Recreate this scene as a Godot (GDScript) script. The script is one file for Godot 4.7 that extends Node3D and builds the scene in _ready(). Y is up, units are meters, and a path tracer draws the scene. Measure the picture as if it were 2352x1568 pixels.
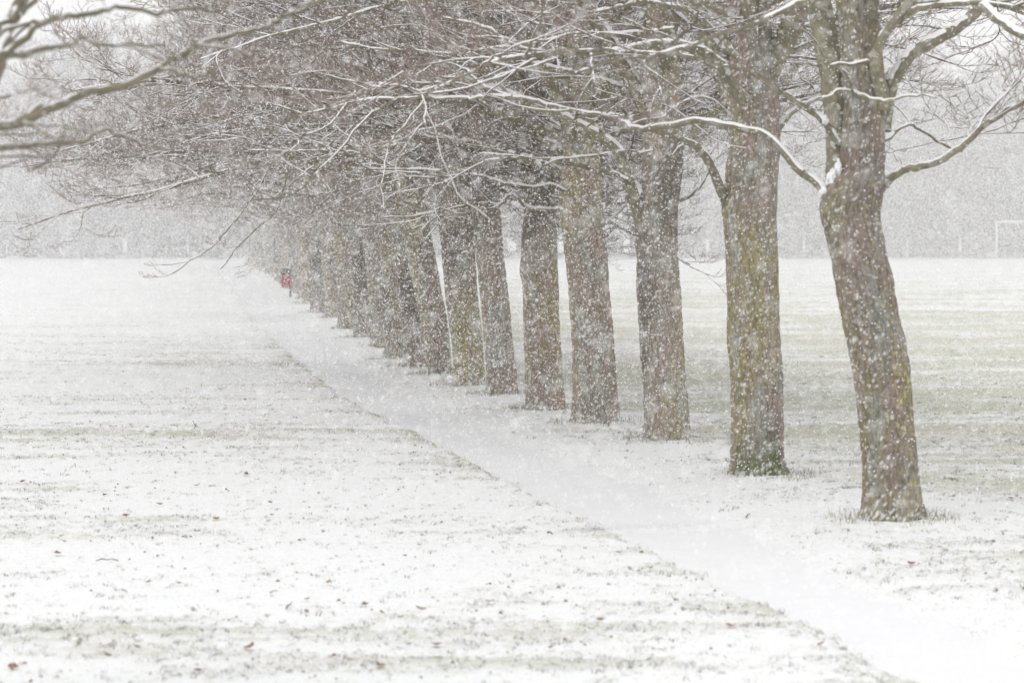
extends Node3D
# A row of bare park trees beside a snowed-over path in a snowstorm.

const EYE := 1.7                      # camera height in metres
const FPX := 6500.0                   # focal length in units of a 2352 px wide picture
const PITCH := 0.03798                # the camera looks down a little

# ---------------------------------------------------------------- helpers
class MB:
	var v := PackedVector3Array()
	var n := PackedVector3Array()
	var uv := PackedVector2Array()
	var c := PackedColorArray()
	var ix := PackedInt32Array()

	func mesh(mat: Material) -> ArrayMesh:
		var m := ArrayMesh.new()
		var a := []
		a.resize(Mesh.ARRAY_MAX)
		a[Mesh.ARRAY_VERTEX] = v
		a[Mesh.ARRAY_NORMAL] = n
		a[Mesh.ARRAY_TEX_UV] = uv
		a[Mesh.ARRAY_COLOR] = c
		a[Mesh.ARRAY_INDEX] = ix
		m.add_surface_from_arrays(Mesh.PRIMITIVE_TRIANGLES, a)
		m.surface_set_material(0, mat)
		return m

	var nz: FastNoiseLite             # grain for the thicker limbs

	# a bent tapering tube
	func tube(p: PackedVector3Array, r: PackedFloat32Array, sides: int, col: Color, col2: Color) -> void:
		var np := p.size()
		if np < 2:
			return
		var first := v.size()
		var t := (p[1] - p[0]).normalized()
		var u := t.cross(Vector3.UP if absf(t.y) < 0.95 else Vector3.RIGHT).normalized()
		var along := 0.0
		var ring := sides + 1 if sides >= 5 else sides
		for i in np:
			var tt := t
			if i == 0:
				tt = (p[1] - p[0]).normalized()
			elif i == np - 1:
				tt = (p[i] - p[i - 1]).normalized()
			else:
				tt = (p[i + 1] - p[i - 1]).normalized()
			u = (u - tt * u.dot(tt)).normalized()
			var w := tt.cross(u)
			if i > 0:
				along += p[i].distance_to(p[i - 1])
			var cc := col.lerp(col2, float(i) / (np - 1))
			for j in ring:
				var a := TAU * (j % sides) / sides
				var d := u * cos(a) + w * sin(a)
				var q := p[i] + d * r[i]
				var c3 := cc
				if nz and sides >= 7:
					var g := nz.get_noise_3dv(q)
					q += d * r[i] * 0.14 * g
					c3 = cc * (1.0 + 0.45 * g)
				v.append(q)
				n.append(d)
				uv.append(Vector2(float(j) / sides, along * 0.5))
				c.append(c3)
		for i in np - 1:
			for j in sides:
				var a0 := first + i * ring + j
				var b0 := first + i * ring + (j + 1) % ring
				ix.append_array([a0, a0 + ring, b0 + ring, a0, b0 + ring, b0])
		var tip := v.size()
		v.append(p[np - 1] + (p[np - 1] - p[np - 2]).normalized() * r[np - 1])
		n.append((p[np - 1] - p[np - 2]).normalized())
		uv.append(Vector2(0.5, along * 0.5))
		c.append(col2)
		for j in sides:
			ix.append_array([first + (np - 1) * ring + j, tip, first + (np - 1) * ring + (j + 1) % ring])

	# snow lying along the upper side of a branch
	func cap(p: PackedVector3Array, r: PackedFloat32Array, thick: float, cross: int, rng: RandomNumberGenerator, col: Color, arc := 1.2, fine := 0.0) -> void:
		if p.size() < 2:
			return
		if fine > 0.0:                # walk along the branch in small steps
			var p2 := PackedVector3Array()
			var r2 := PackedFloat32Array()
			for i in p.size() - 1:
				var k := maxi(1, int(p[i].distance_to(p[i + 1]) / fine))
				for m in k:
					p2.append(p[i].lerp(p[i + 1], float(m) / k))
					r2.append(lerpf(r[i], r[i + 1], float(m) / k))
			p2.append(p[p.size() - 1])
			r2.append(r[r.size() - 1])
			p = p2
			r = r2
		var np := p.size()
		var first := v.size()
		var lump := 1.0
		for i in np:
			var t: Vector3
			if i == 0:
				t = (p[1] - p[0]).normalized()
			elif i == np - 1:
				t = (p[i] - p[i - 1]).normalized()
			else:
				t = (p[i + 1] - p[i - 1]).normalized()
			var flat := sqrt(maxf(0.0, 1.0 - t.y * t.y))
			var u := (Vector3.UP - t * t.y)
			u = u.normalized() if u.length() > 0.05 else Vector3.RIGHT
			var w := t.cross(u)
			lump = clampf(lump + rng.randf_range(-0.45, 0.45), -0.25, 1.25)
			var h := thick * smoothstep(0.3, 0.85, flat) * maxf(lump, 0.0) * rng.randf_range(0.75, 1.2)
			if rng.randf() < 0.06 or i == np - 1:
				h *= 0.1
			var wide := arc * rng.randf_range(0.72, 1.08)
			for j in cross:
				var s := (float(j) / (cross - 1)) * 2.0 - 1.0
				var a := s * wide
				var d := u * cos(a) + w * sin(a)
				var e := 1.0 - s * s
				v.append(p[i] + d * (r[i] * (0.97 + 0.03 * e) + h * e * rng.randf_range(0.85, 1.1) - (0.0 if h > thick * 0.15 else r[i] * 0.25)))
				n.append((d + u * 0.3).normalized())
				uv.append(Vector2(s, i))
				c.append(col)
		for i in np - 1:
			for j in cross - 1:
				var a0 := first + i * cross + j
				ix.append_array([a0, a0 + cross, a0 + cross + 1, a0, a0 + cross + 1, a0 + 1])

	func grid(rows: int, cols: int, pos: PackedVector3Array, uvs: PackedVector2Array, cs: PackedColorArray, flip: bool, wrap := false) -> void:
		var first := v.size()
		for i in rows:
			for j in cols:
				var k := i * cols + j
				var iu := k + cols if i < rows - 1 else k
				var id := k - cols if i > 0 else k
				var jr := i * cols + ((j + 1) if j < cols - 1 else (1 if wrap else j))
				var jl := i * cols + ((j - 1) if j > 0 else (cols - 2 if wrap else j))
				var nn := (pos[jr] - pos[jl]).cross(pos[iu] - pos[id]).normalized()
				n.append(-nn if flip else nn)
		v.append_array(pos)
		uv.append_array(uvs)
		c.append_array(cs)
		for i in rows - 1:
			for j in cols - 1:
				var a0 := first + i * cols + j
				if flip:
					ix.append_array([a0, a0 + 1, a0 + cols + 1, a0, a0 + cols + 1, a0 + cols])
				else:
					ix.append_array([a0, a0 + cols, a0 + cols + 1, a0, a0 + cols + 1, a0 + 1])


var reach := 1.0                    # how far side branches reach, as a share of a grown tree's
var taken := {}
var M := {}
var na := FastNoiseLite.new()
var nb := FastNoiseLite.new()
var nc := FastNoiseLite.new()
var nl := FastNoiseLite.new()
var spray_meshes: Array[ArrayMesh] = []

func noise(f: float, sd: int, oct := 3) -> FastNoiseLite:
	var x := FastNoiseLite.new()
	x.noise_type = FastNoiseLite.TYPE_SIMPLEX_SMOOTH
	x.seed = sd
	x.frequency = f
	x.fractal_octaves = oct
	return x

func numbered(called: String) -> String:
	var k: int = taken.get(called, 0)
	taken[called] = k + 1
	return called if k == 0 else "%s_%03d" % [called, k]

func tag(o: Node, label: String, category: String, group := "", kind := "") -> void:
	if label: o.set_meta("label", label)
	if category: o.set_meta("category", category)
	if group: o.set_meta("group", group)
	if kind: o.set_meta("kind", kind)

func thing(called: String, at: Vector3, label: String, category: String, group := "") -> Node3D:
	var o := Node3D.new()
	o.name = numbered(called)
	o.position = at
	add_child(o)
	tag(o, label, category, group)
	return o

func part(called: String, m: Mesh, parent: Node) -> MeshInstance3D:
	var o := MeshInstance3D.new()
	o.mesh = m
	o.name = called
	parent.add_child(o, true)
	return o

# a point of the photograph (2352 wide) as a direction, and at a given distance along the view axis
func ray(x: float, y: float) -> Vector3:
	return Vector3((x - 1176.0) / FPX, -(y - 784.0) / FPX, -1.0).rotated(Vector3.RIGHT, -PITCH)

func at_depth(x: float, y: float, d: float) -> Vector3:
	var r := ray(x, y)
	return Vector3(0, EYE, 0) + r * (d / -r.z)

func on_ground(x: float, y: float) -> Vector3:
	var r := ray(x, y)
	return Vector3(0, EYE, 0) + r * (-EYE / r.y)

func mat(albedo: Color, rough := 0.9, vertex := false) -> StandardMaterial3D:
	var m := StandardMaterial3D.new()
	m.albedo_color = albedo.linear_to_srgb()
	m.roughness = rough
	m.metallic_specular = 0.3
	m.vertex_color_use_as_albedo = vertex
	return m

# ---------------------------------------------------------------- ground and path
# the path's two edges: distance ahead, x of the left edge, x of the right edge
const EDGE := [[2.0, 3.1, 4.3], [8.0, 2.03, 3.0], [10.72, 1.52, 2.36], [11.8, 1.39, 2.13], [13.9, 0.99, 1.78], [16.5, 0.52, 1.37], [19.3, 0.01, 0.90], [22.0, -0.44, 0.42],
	[24.7, -0.9, -0.22], [30.0, -1.83, -1.05], [39.7, -3.09, -2.22], [45.5, -3.8, -2.93], [57.2, -5.25, -4.25], [72.0, -6.9, -5.85], [90.0, -8.95, -7.9], [141.0, -14.7, -13.6], [220.0, -23.5, -22.3], [460.0, -50.0, -48.8]]

func edges(d: float) -> Vector2:
	var e0: Array = EDGE[0]
	for k in range(1, EDGE.size()):
		var e1: Array = EDGE[k]
		if d <= e1[0] or k == EDGE.size() - 1:
			var t: float = (d - e0[0]) / (e1[0] - e0[0])
			return Vector2(lerpf(e0[1], e1[1], t), lerpf(e0[2], e1[2], t))
		e0 = e1
	return Vector2.ZERO

var tree_spots: Array[Vector3] = []

# how much grass shows through the snow, 0..1
func grassy(x: float, d: float, e: Vector2) -> float:
	var base := 0.0
	if x < e.x:
		base = 0.335 + 0.01 * smoothstep(11.0, 17.0, d) - 0.07 * smoothstep(28.0, 60.0, d)
		base += 0.22 * smoothstep(0.5, 0.0, e.x - x) * (0.6 + 0.8 * nb.get_noise_2d(x * 0.7 + 50.0, d * 0.7))
	elif x > e.y:
		var s := x - e.y
		base = lerpf(0.20, 0.38, smoothstep(0.1, 0.9, s))
		base += 0.27 * smoothstep(1.0, 2.6, s) * smoothstep(15.0, 22.0, d) * (1.0 - smoothstep(45.0, 150.0, d))
	else:
		return 0.0
	return clampf(base + 0.34 * na.get_noise_2d(x * 0.3, d) + 0.26 * nb.get_noise_2d(x * 0.45, d * 1.2), 0.0, 1.0)

func ground_y(x: float, d: float) -> float:
	var e := edges(d)
	var wob := 0.05 * nb.get_noise_2d(x * 2.0, d * 2.0) + 0.05 * na.get_noise_2d(x + 90.0, d * 1.7)
	var inside := smoothstep(-0.09, 0.12, x - e.x + wob) * (1.0 - smoothstep(-0.25, 0.25, x - e.y + wob * 2.5))
	var y := 0.035 * na.get_noise_2d(x * 0.22 + 7.0, d * 0.22) * smoothstep(0.0, 5.0, absf(x - (e.x + e.y) * 0.5)) - 0.075 * inside
	for t in tree_spots:
		var q := Vector2(x - t.x, d + t.z).length()
		if q < 0.7:
			y += 0.035 * smoothstep(0.7, 0.15, q)
	return y

func build_ground() -> void:
	var rows := PackedFloat32Array()
	for d in [-60.0, -25.0, -8.0, 0.0, 3.0, 5.0, 6.5, 7.5, 8.3]:
		rows.append(d)
	var d := 9.0
	while d < 75.0:
		rows.append(d)
		d += 0.034 * pow(d / 10.0, 1.9)
	while d < 460.0:
		rows.append(d)
		d *= 1.012
	rows.append(520.0)
	var ncol := 460
	var pos := PackedVector3Array()
	var uvs := PackedVector2Array()
	var cs := PackedColorArray()
	var snow := Color(0.725, 0.73, 0.74)
	var green := Color(0.33, 0.36, 0.21)
	var straw := Color(0.43, 0.40, 0.30)
	var outer := [-1.0, -0.35, -0.12, -0.03]
	for dd in rows:
		var e := edges(dd)
		var half := 0.235 * maxf(dd, 6.0) + 2.5
		for j in ncol + 8:
			var x := 0.0
			if j < 4:
				x = -half + float(outer[j]) * (480.0 - half)
			elif j >= ncol + 4:
				x = half - float(outer[3 - (j - ncol - 4)]) * (480.0 - half)
			else:
				x = half * (2.0 * (j - 4) / (ncol - 1.0) - 1.0)
			var g := grassy(x, dd, e)
			var fine := nc.get_noise_2d(x, dd) + 0.5 * nc.get_noise_2d(x * 2.7 + 5.0, dd * 1.6)
			var amt := smoothstep(0.34, 0.86, g + 0.22 * fine)
			var y := ground_y(x, dd) + 0.008 * fine + 0.012 * amt
			pos.append(Vector3(x, y, -dd))
			uvs.append(Vector2(x, dd) / 2.3)
			var tint := green.lerp(straw, clampf(0.45 + 1.1 * nb.get_noise_2d(x * 0.8 + 31.0, dd * 0.8), 0.0, 1.0))
			cs.append(snow.lerp(tint, 0.72 * amt))
	var b := MB.new()
	b.grid(rows.size(), ncol + 8, pos, uvs, cs, false)
	var m := mat(Color.WHITE, 0.95, true)
	m.albedo_texture = speckle_texture()
	tag(part("ground", b.mesh(m), self), "", "", "", "structure")

	# the snow filling the path
	var pb := MB.new()
	pos = PackedVector3Array(); uvs = PackedVector2Array(); cs = PackedColorArray()
	var prow := PackedFloat32Array()
	d = 2.2
	while d < 200.0:
		prow.append(d)
		d += 0.03 * pow(maxf(d, 8.0) / 10.0, 1.8)
	var pc := 44
	var hollow := on_ground(1520.0, 1190.0)
	for dd in prow:
		var e := edges(dd)
		for j in pc:
			var x := lerpf(e.x - 0.3, e.y + 0.35, j / (pc - 1.0))
			var h := -0.047 + 0.016 * nb.get_noise_2d(x * 1.3, dd * 0.8) + 0.007 * nc.get_noise_2d(x * 0.5, dd * 0.4)
			var q := absf(dd + hollow.z - 0.25 * (x - hollow.x)) / 0.22
			h -= 0.055 * exp(-q * q) * smoothstep(0.5, 0.2, absf(x - hollow.x))
			pos.append(Vector3(x, h, -dd))
			uvs.append(Vector2(x, dd) / 2.3)
			# wet tarmac showing through where the snow is thinnest
			var thin := exp(-q * q) * smoothstep(0.55, 0.15, absf(x - hollow.x)) * smoothstep(-0.35, 0.35, nc.get_noise_2d(x * 0.5, dd * 1.5) + 0.25)
			var worn := 0.25 * smoothstep(0.25, 0.6, nb.get_noise_2d(x * 0.8 + 12.0, dd * 0.6) + 0.3 * nc.get_noise_2d(x, dd))
			cs.append(Color(0.70, 0.705, 0.715).lerp(Color(0.42, 0.425, 0.43), clampf(0.6 * thin + 0.12 * worn, 0.0, 1.0)))
	pb.grid(prow.size(), pc, pos, uvs, cs, false)
	tag(part("path", pb.mesh(M.snow), self), "", "", "", "structure")

func speckle_texture() -> ImageTexture:
	# fine grain of snow grains and grass ends, tiled every 2.3 m
	var sz := 1024
	var n1 := noise(0.09, 71, 3)
	var n2 := noise(0.02, 72, 3)
	var a := n1.get_seamless_image(sz, sz).get_data()
	var b := n2.get_seamless_image(sz, sz).get_data()
	var out := PackedByteArray()
	out.resize(sz * sz * 3)
	for k in sz * sz:
		var g := clampf((a[k] * 0.75 + b[k] * 0.25) / 255.0, 0.0, 1.0)
		var t := smoothstep(0.62, 0.86, g)
		out[k * 3] = int(255.0 - 62.0 * t)
		out[k * 3 + 1] = int(255.0 - 58.0 * t)
		out[k * 3 + 2] = int(255.0 - 88.0 * t)
	var im := Image.create_from_data(sz, sz, false, Image.FORMAT_RGB8, out)
	return ImageTexture.create_from_image(im)

func blade_tuft(rng: RandomNumberGenerator, count: int, tall: float, spread: float) -> ArrayMesh:
	var b := MB.new()
	for k in count:
		var a := rng.randf() * TAU
		var p := Vector3(cos(a), 0, sin(a)) * spread * sqrt(rng.randf())
		var lean := Vector3(rng.randf_range(-1, 1), 0, rng.randf_range(-1, 1)) * rng.randf_range(0.5, 2.4)
		var h := tall * rng.randf_range(0.45, 1.15)
		var w := rng.randf_range(0.0009, 0.0017)
		var s := Vector3(cos(a + 1.3), 0, sin(a + 1.3)) * w
		var mid := p + Vector3(0, h * 0.6, 0) + lean * h * 0.35
		var tip := p + Vector3(0, h, 0) * 0.95 + lean * h
		var f := b.v.size()
		var nn := s.cross(Vector3.UP).normalized()
		if nn.z < 0: nn = -nn
		for q in [p - s - Vector3(0, 0.01, 0), p + s - Vector3(0, 0.01, 0), mid - s * 0.8, mid + s * 0.8, tip]:
			b.v.append(q)
			b.n.append((nn * 0.5 + Vector3.UP * 0.8).normalized())
			b.uv.append(Vector2.ZERO)
		var green := Color(0.37, 0.39, 0.25).lerp(Color(0.48, 0.44, 0.32), rng.randf() * rng.randf())
		var tipc := green.lerp(Color(0.85, 0.85, 0.85), 0.7 if rng.randf() < 0.45 else 0.0)
		b.c.append_array([green, green, green, green, tipc])
		b.ix.append_array([f, f + 2, f + 1, f + 1, f + 2, f + 3, f + 2, f + 4, f + 3])
	return b.mesh(M.blade)

func scatter(called: String, label: String, m: Mesh, xf: Array[Transform3D], parent: Node = self) -> MultiMeshInstance3D:
	var mm := MultiMesh.new()
	mm.transform_format = MultiMesh.TRANSFORM_3D
	mm.mesh = m
	mm.instance_count = xf.size()
	for k in xf.size():
		mm.set_instance_transform(k, xf[k])
	var o := MultiMeshInstance3D.new()
	o.multimesh = mm
	o.name = numbered(called) if parent == self else called
	parent.add_child(o, true)
	tag(o, label, "" if parent != self else called, "", "stuff")
	return o

func build_grass() -> void:
	var rng := RandomNumberGenerator.new()
	rng.seed = 41
	var xf: Array[Transform3D] = []
	for k in 420000:
		var u := rng.randf()
		var d := lerpf(8.5, 62.0, pow(u, 1.25))
		var half := 0.235 * d + 1.5
		var x := rng.randf_range(-half, half)
		var e := edges(d)
		var g := grassy(x, d, e)
		if g <= 0.0:
			continue
		var amt := smoothstep(0.30, 0.85, g + 0.25 * nc.get_noise_2d(x, d))
		if rng.randf() > (amt * 0.7 + 0.02) * (1.0 - 0.8 * smoothstep(36.0, 62.0, d)):
			continue
		var s := rng.randf_range(0.6, 1.25)
		xf.append(Transform3D(Basis(Vector3.UP, rng.randf() * TAU).scaled(Vector3(s, s * rng.randf_range(0.6, 1.2), s)), Vector3(x, ground_y(x, d) + 0.002, -d)))
	# longer grass caught round the feet of the trees
	var longer: Array[Transform3D] = []
	for t in tree_spots:
		if -t.z > 70.0:
			continue
		for k in 26:
			var a := rng.randf() * TAU
			var q := rng.randf_range(0.16, 0.42)
			var x := t.x + cos(a) * q
			var d := -t.z + sin(a) * q
			var s := rng.randf_range(0.8, 1.9)
			longer.append(Transform3D(Basis(Vector3.UP, rng.randf() * TAU).scaled(Vector3(s, s * 1.1, s)), Vector3(x, ground_y(x, d), -d)))
	var half_n := xf.size() / 2
	scatter("grass", "short olive grass poking through the thin snow beside the path", blade_tuft(rng, 11, 0.0125, 0.07), xf.slice(0, half_n))
	scatter("grass", "pale grass blades scattered over the snowy lawn", blade_tuft(rng, 7, 0.016, 0.09), xf.slice(half_n))
	scatter("grass", "tufts of longer grass caught round the feet of the trees", blade_tuft(rng, 12, 0.036, 0.06), longer)
	# crumbs of leaf and bark strewn over the lawn
	var crumb := MB.new()
	crumb.tube(PackedVector3Array([Vector3(-0.007, 0.003, 0), Vector3(0.0, 0.006, 0.002), Vector3(0.008, 0.002, 0)]), PackedFloat32Array([0.002, 0.004, 0.0015]), 4, Color(0.21, 0.14, 0.10), Color(0.27, 0.19, 0.14))
	var cx: Array[Transform3D] = []
	for k in 900:
		var d := lerpf(9.0, 30.0, pow(rng.randf(), 1.3))
		var x := rng.randf_range(-0.22 * d - 1.0, 0.22 * d + 1.0)
		var e := edges(d)
		if x > e.x - 0.1 and (x < e.y + 0.2 or rng.randf() < 0.5):
			continue
		if na.get_noise_2d(x * 1.2 + 200.0, d * 0.6) < rng.randf_range(-0.35, 0.3):
			continue
		var s := rng.randf_range(0.5, 1.5)
		cx.append(Transform3D(Basis(Vector3.UP, rng.randf() * TAU).scaled(Vector3(s, s, s)), Vector3(x, ground_y(x, d) + 0.006, -d)))
	scatter("leaf_litter", "brown crumbs of leaf and bark strewn over the snowy lawn", crumb.mesh(M.wood), cx)
	print("grass ", xf.size())

# ---------------------------------------------------------------- trees
func build_sprays() -> void:
	for s in 4:
		var rng := RandomNumberGenerator.new()
		rng.seed = 900 + s
		var b := MB.new()
		var brown := Color(0.29, 0.255, 0.22)
		var red := Color(0.31, 0.24, 0.215)
		var white := Color(0.88, 0.88, 0.89)
		var p := PackedVector3Array()
		var r := PackedFloat32Array()
		var at := Vector3.ZERO
		var dir := Vector3(1, 0.05, 0)
		for i in 6:
			p.append(at)
			r.append(lerpf(0.0042, 0.0022, i / 5.0))
			at += dir * 0.095
			dir = (dir + Vector3(0, rng.randf_range(-0.25, 0.4), rng.randf_range(-0.6, 0.6))).normalized()
		b.tube(p, r, 3, brown, brown.lerp(red, 0.5))
		var sp := PackedVector3Array()
		var sr := PackedFloat32Array()
		for i in 5:
			sp.append(p[i] + Vector3(0, 0.0035, 0))
			sr.append(0.003)
		if s != 3:
			b.tube(sp, sr, 3, white, white)
		for k in 9:
			var f := (k + 1.2) / 9.5 * 4.9
			var i0 := mini(int(f), 4)
			var q := p[i0].lerp(p[i0 + 1], f - i0)
			var side := 1.0 if k % 2 == 0 else -1.0
			var t := (p[i0 + 1] - p[i0]).normalized()
			var dd := (t * 0.5 + Vector3(0, rng.randf_range(-0.35, 0.8), side * rng.randf_range(0.4, 1.0))).normalized()
			var ln := rng.randf_range(0.10, 0.24) * (1.15 - 0.09 * k)
			var q1 := q + dd * ln * 0.55
			var q2 := q1 + (dd + Vector3(rng.randf_range(-0.3, 0.3), rng.randf_range(-0.1, 1.1), rng.randf_range(-0.7, 0.7))).normalized() * ln * 0.6
			b.tube(PackedVector3Array([q, q1, q2]), PackedFloat32Array([0.003, 0.0025, 0.0018]), 3, brown, red)
			for m in 2:
				var e0 := q1.lerp(q2, 0.1 + 0.45 * m)
				var ed := (dd * 0.6 + Vector3(rng.randf_range(-0.2, 0.4), rng.randf_range(0.0, 0.9), rng.randf_range(-0.9, 0.9))).normalized()
				var e1 := e0 + ed * rng.randf_range(0.035, 0.09)
				b.tube(PackedVector3Array([e0, e1]), PackedFloat32Array([0.0024, 0.0019]), 3, brown.lerp(red, 0.5), red)
		spray_meshes.append(b.mesh(M.wood))

class Limb:
	var wood := MB.new()
	var snow := MB.new()

func bent(rng: RandomNumberGenerator, start: Vector3, dir: Vector3, length: float, segs: int, bend: float, droop: float) -> PackedVector3Array:
	var p := PackedVector3Array([start])
	var at := start
	var d := dir.normalized()
	var st := length / segs
	for i in segs:
		at += d * st
		p.append(at)
		var f := float(i) / segs
		d = (d + Vector3(rng.randf_range(-bend, bend), rng.randf_range(-bend, bend) * 0.7 - droop * (1.0 - f * 1.3), rng.randf_range(-bend, bend))).normalized()
	return p

func taper(n: int, r0: float, r1: float) -> PackedFloat32Array:
	var r := PackedFloat32Array()
	for i in n:
		r.append(lerpf(r0, r1, pow(float(i) / (n - 1), 0.8)))
	return r

func grow(L: Limb, sprays: Array, p: PackedVector3Array, r: PackedFloat32Array, level: int, rng: RandomNumberGenerator, dens: float, from := 0.15, snowy := 1.0) -> void:
	var tone := rng.randf_range(0.85, 1.15)
	var olive := Color(0.275, 0.255, 0.18) * tone
	var brown := Color(0.235, 0.19, 0.16) * tone
	var c0: Color = [olive, olive, olive.lerp(brown, 0.4), brown][level]
	var c1: Color = [olive, olive.lerp(brown, 0.4), brown, Color(0.25, 0.20, 0.18)][level]
	L.wood.tube(p, r, [9, 8, 5, 3][level], c0, c1)
	L.snow.cap(p, r, [0.012, 0.0075, 0.0048, 0.0032][level] * snowy, [7, 5, 4, 3][level], rng, Color(0.84, 0.84, 0.85), 0.6 + 0.42 * minf(snowy, 1.3), [0.03, 0.03, 0.06, 0.0][level])
	if level >= 3:
		return
	var total := 0.0
	for i in p.size() - 1:
		total += p[i].distance_to(p[i + 1])
	var gap: float = [0.6, 0.29, 0.20][level] / dens
	var s := total * from + rng.randf() * gap
	var side := 1.0
	while s < total * 0.98:
		var acc := 0.0
		var i := 0
		while i < p.size() - 2 and acc + p[i].distance_to(p[i + 1]) < s:
			acc += p[i].distance_to(p[i + 1])
			i += 1
		var seg := p[i].distance_to(p[i + 1])
		var t := clampf((s - acc) / maxf(seg, 0.001), 0.0, 1.0)
		var at := p[i].lerp(p[i + 1], t)
		var rr := lerpf(r[i], r[i + 1], t)
		var tan := (p[i + 1] - p[i]).normalized()
		var out := tan.cross(Vector3.UP)
		out = out.normalized() if out.length() > 0.1 else Vector3(cos(s * 9.0), 0, sin(s * 9.0))
		side = -side
		var d := (tan * rng.randf_range(0.55, 1.0) + out * side * rng.randf_range(0.35, 0.95) + Vector3.UP * rng.randf_range(-0.35, 0.55)).normalized()
		var left := 1.0 - s / total
		if level <= 1:
			var ln := (0.5 + 1.15 * left) * rng.randf_range(0.6, 1.2) * (1.0 if level == 1 else 1.5) * reach
			var r0 := minf(rr * 0.6, 0.016)
			grow(L, sprays, bent(rng, at, d, ln, 8, 0.27, 0.01), taper(9, r0, 0.0045), 2, rng, dens, 0.18, snowy)
		else:
			var ln := rng.randf_range(0.22, 0.55) * (0.7 + 0.6 * left) * (0.4 + 0.6 * reach)
			var q := bent(rng, at, d, ln, 3, 0.28, 0.0)
			grow(L, sprays, q, taper(4, minf(rr * 0.7, 0.0065), 0.003), 3, rng, dens, 0.2, snowy)
			spray_at(sprays, q[3], (q[3] - q[1]), rng)
			if rng.randf() < 0.5:
				spray_at(sprays, q[1], (q[2] - q[1]).rotated(Vector3.UP, rng.randf_range(-1.0, 1.0)), rng)
		s += gap * rng.randf_range(0.6, 1.4)
	if level == 2:
		var e := p.size() - 1
		spray_at(sprays, p[e], p[e] - p[e - 1], rng)

func spray_at(sprays: Array, at: Vector3, dir: Vector3, rng: RandomNumberGenerator) -> void:
	var x := dir.normalized()
	if absf(x.y) > 0.85:
		x = (x + Vector3(rng.randf_range(-1, 1), 0, rng.randf_range(-1, 1))).normalized()
	var z := x.cross(Vector3.UP).normalized()
	var y := z.cross(x)
	var b := Basis(x, y, z).rotated(x, rng.randf_range(-0.5, 0.5)).scaled(Vector3.ONE * rng.randf_range(0.55, 1.05) * (0.3 + 0.7 * reach))
	sprays[rng.randi() % 4].append(Transform3D(b, at))

func bark_color(q: Vector3, rel: Vector3, style: int, sx: float) -> Color:
	# q: the point, rel: the outward direction there
	var a := na.get_noise_3d(q.x * 3.0 + style * 13.0, q.y * 1.1, q.z * 3.0) * 1.4
	var b := nb.get_noise_3d(q.x * 4.0 + style * 7.0, q.y * 1.6, q.z * 4.0) * 1.4
	var f := nc.get_noise_3d(q.x * 4.5, q.y * 2.0 + style, q.z * 4.5)
	var grey := Color(0.27, 0.235, 0.195)
	var olive := Color(0.29, 0.26, 0.15)
	var pink := Color(0.31, 0.25, 0.215)
	var c := grey.lerp(olive, smoothstep(-0.1, 0.5, a + 0.25 * f)).lerp(pink, 0.8 * smoothstep(0.1, 0.55, b))
	c = c.lerp(Color(0.32, 0.315, 0.28), 0.7 * smoothstep(0.15, 0.45, -b + 0.3 * f))
	c = c.lerp(Color(0.13, 0.12, 0.10), 0.7 * smoothstep(0.30, 0.55, -a + 0.35 * f))
	c = c * (1.0 + 0.3 * f) * (0.92 if style == 1 else 1.15 if style == 2 else 1.32)
	if style == 1 and rel.x > 0.1:
		var l := nc.get_noise_3d(q.x * 9.0, q.y * 9.0, q.z * 9.0) + 0.5 * a
		c = c.lerp(Color(0.48, 0.40, 0.12), 0.8 * smoothstep(0.28, 0.42, l) * smoothstep(0.05, 0.5, rel.x))
	if style == 2:                    # moss creeping up from the foot
		c = c.lerp(Color(0.13, 0.17, 0.07), 0.8 * smoothstep(0.1, 0.5, f + 0.9 * smoothstep(0.42, 0.05, q.y) - 0.25) * smoothstep(0.55, 0.25, q.y) * smoothstep(-0.2, 0.3, rel.z - absf(rel.x) * 0.5))
	# snow blown into the bark
	var s := nc.get_noise_3d(q.x * 7.0 + 40.0, q.y * 4.0, q.z * 7.0)
	var wind := clampf(-rel.x * 0.6 + rel.z * 0.3, 0.0, 1.0)
	var snow := smoothstep(0.50, 0.60, s + 0.22 * wind + 0.42 * smoothstep(0.16, 0.0, q.y + 0.05 * f) - 0.02)
	return c.lerp(Color(0.86, 0.86, 0.87), 0.85 * snow)

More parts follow.
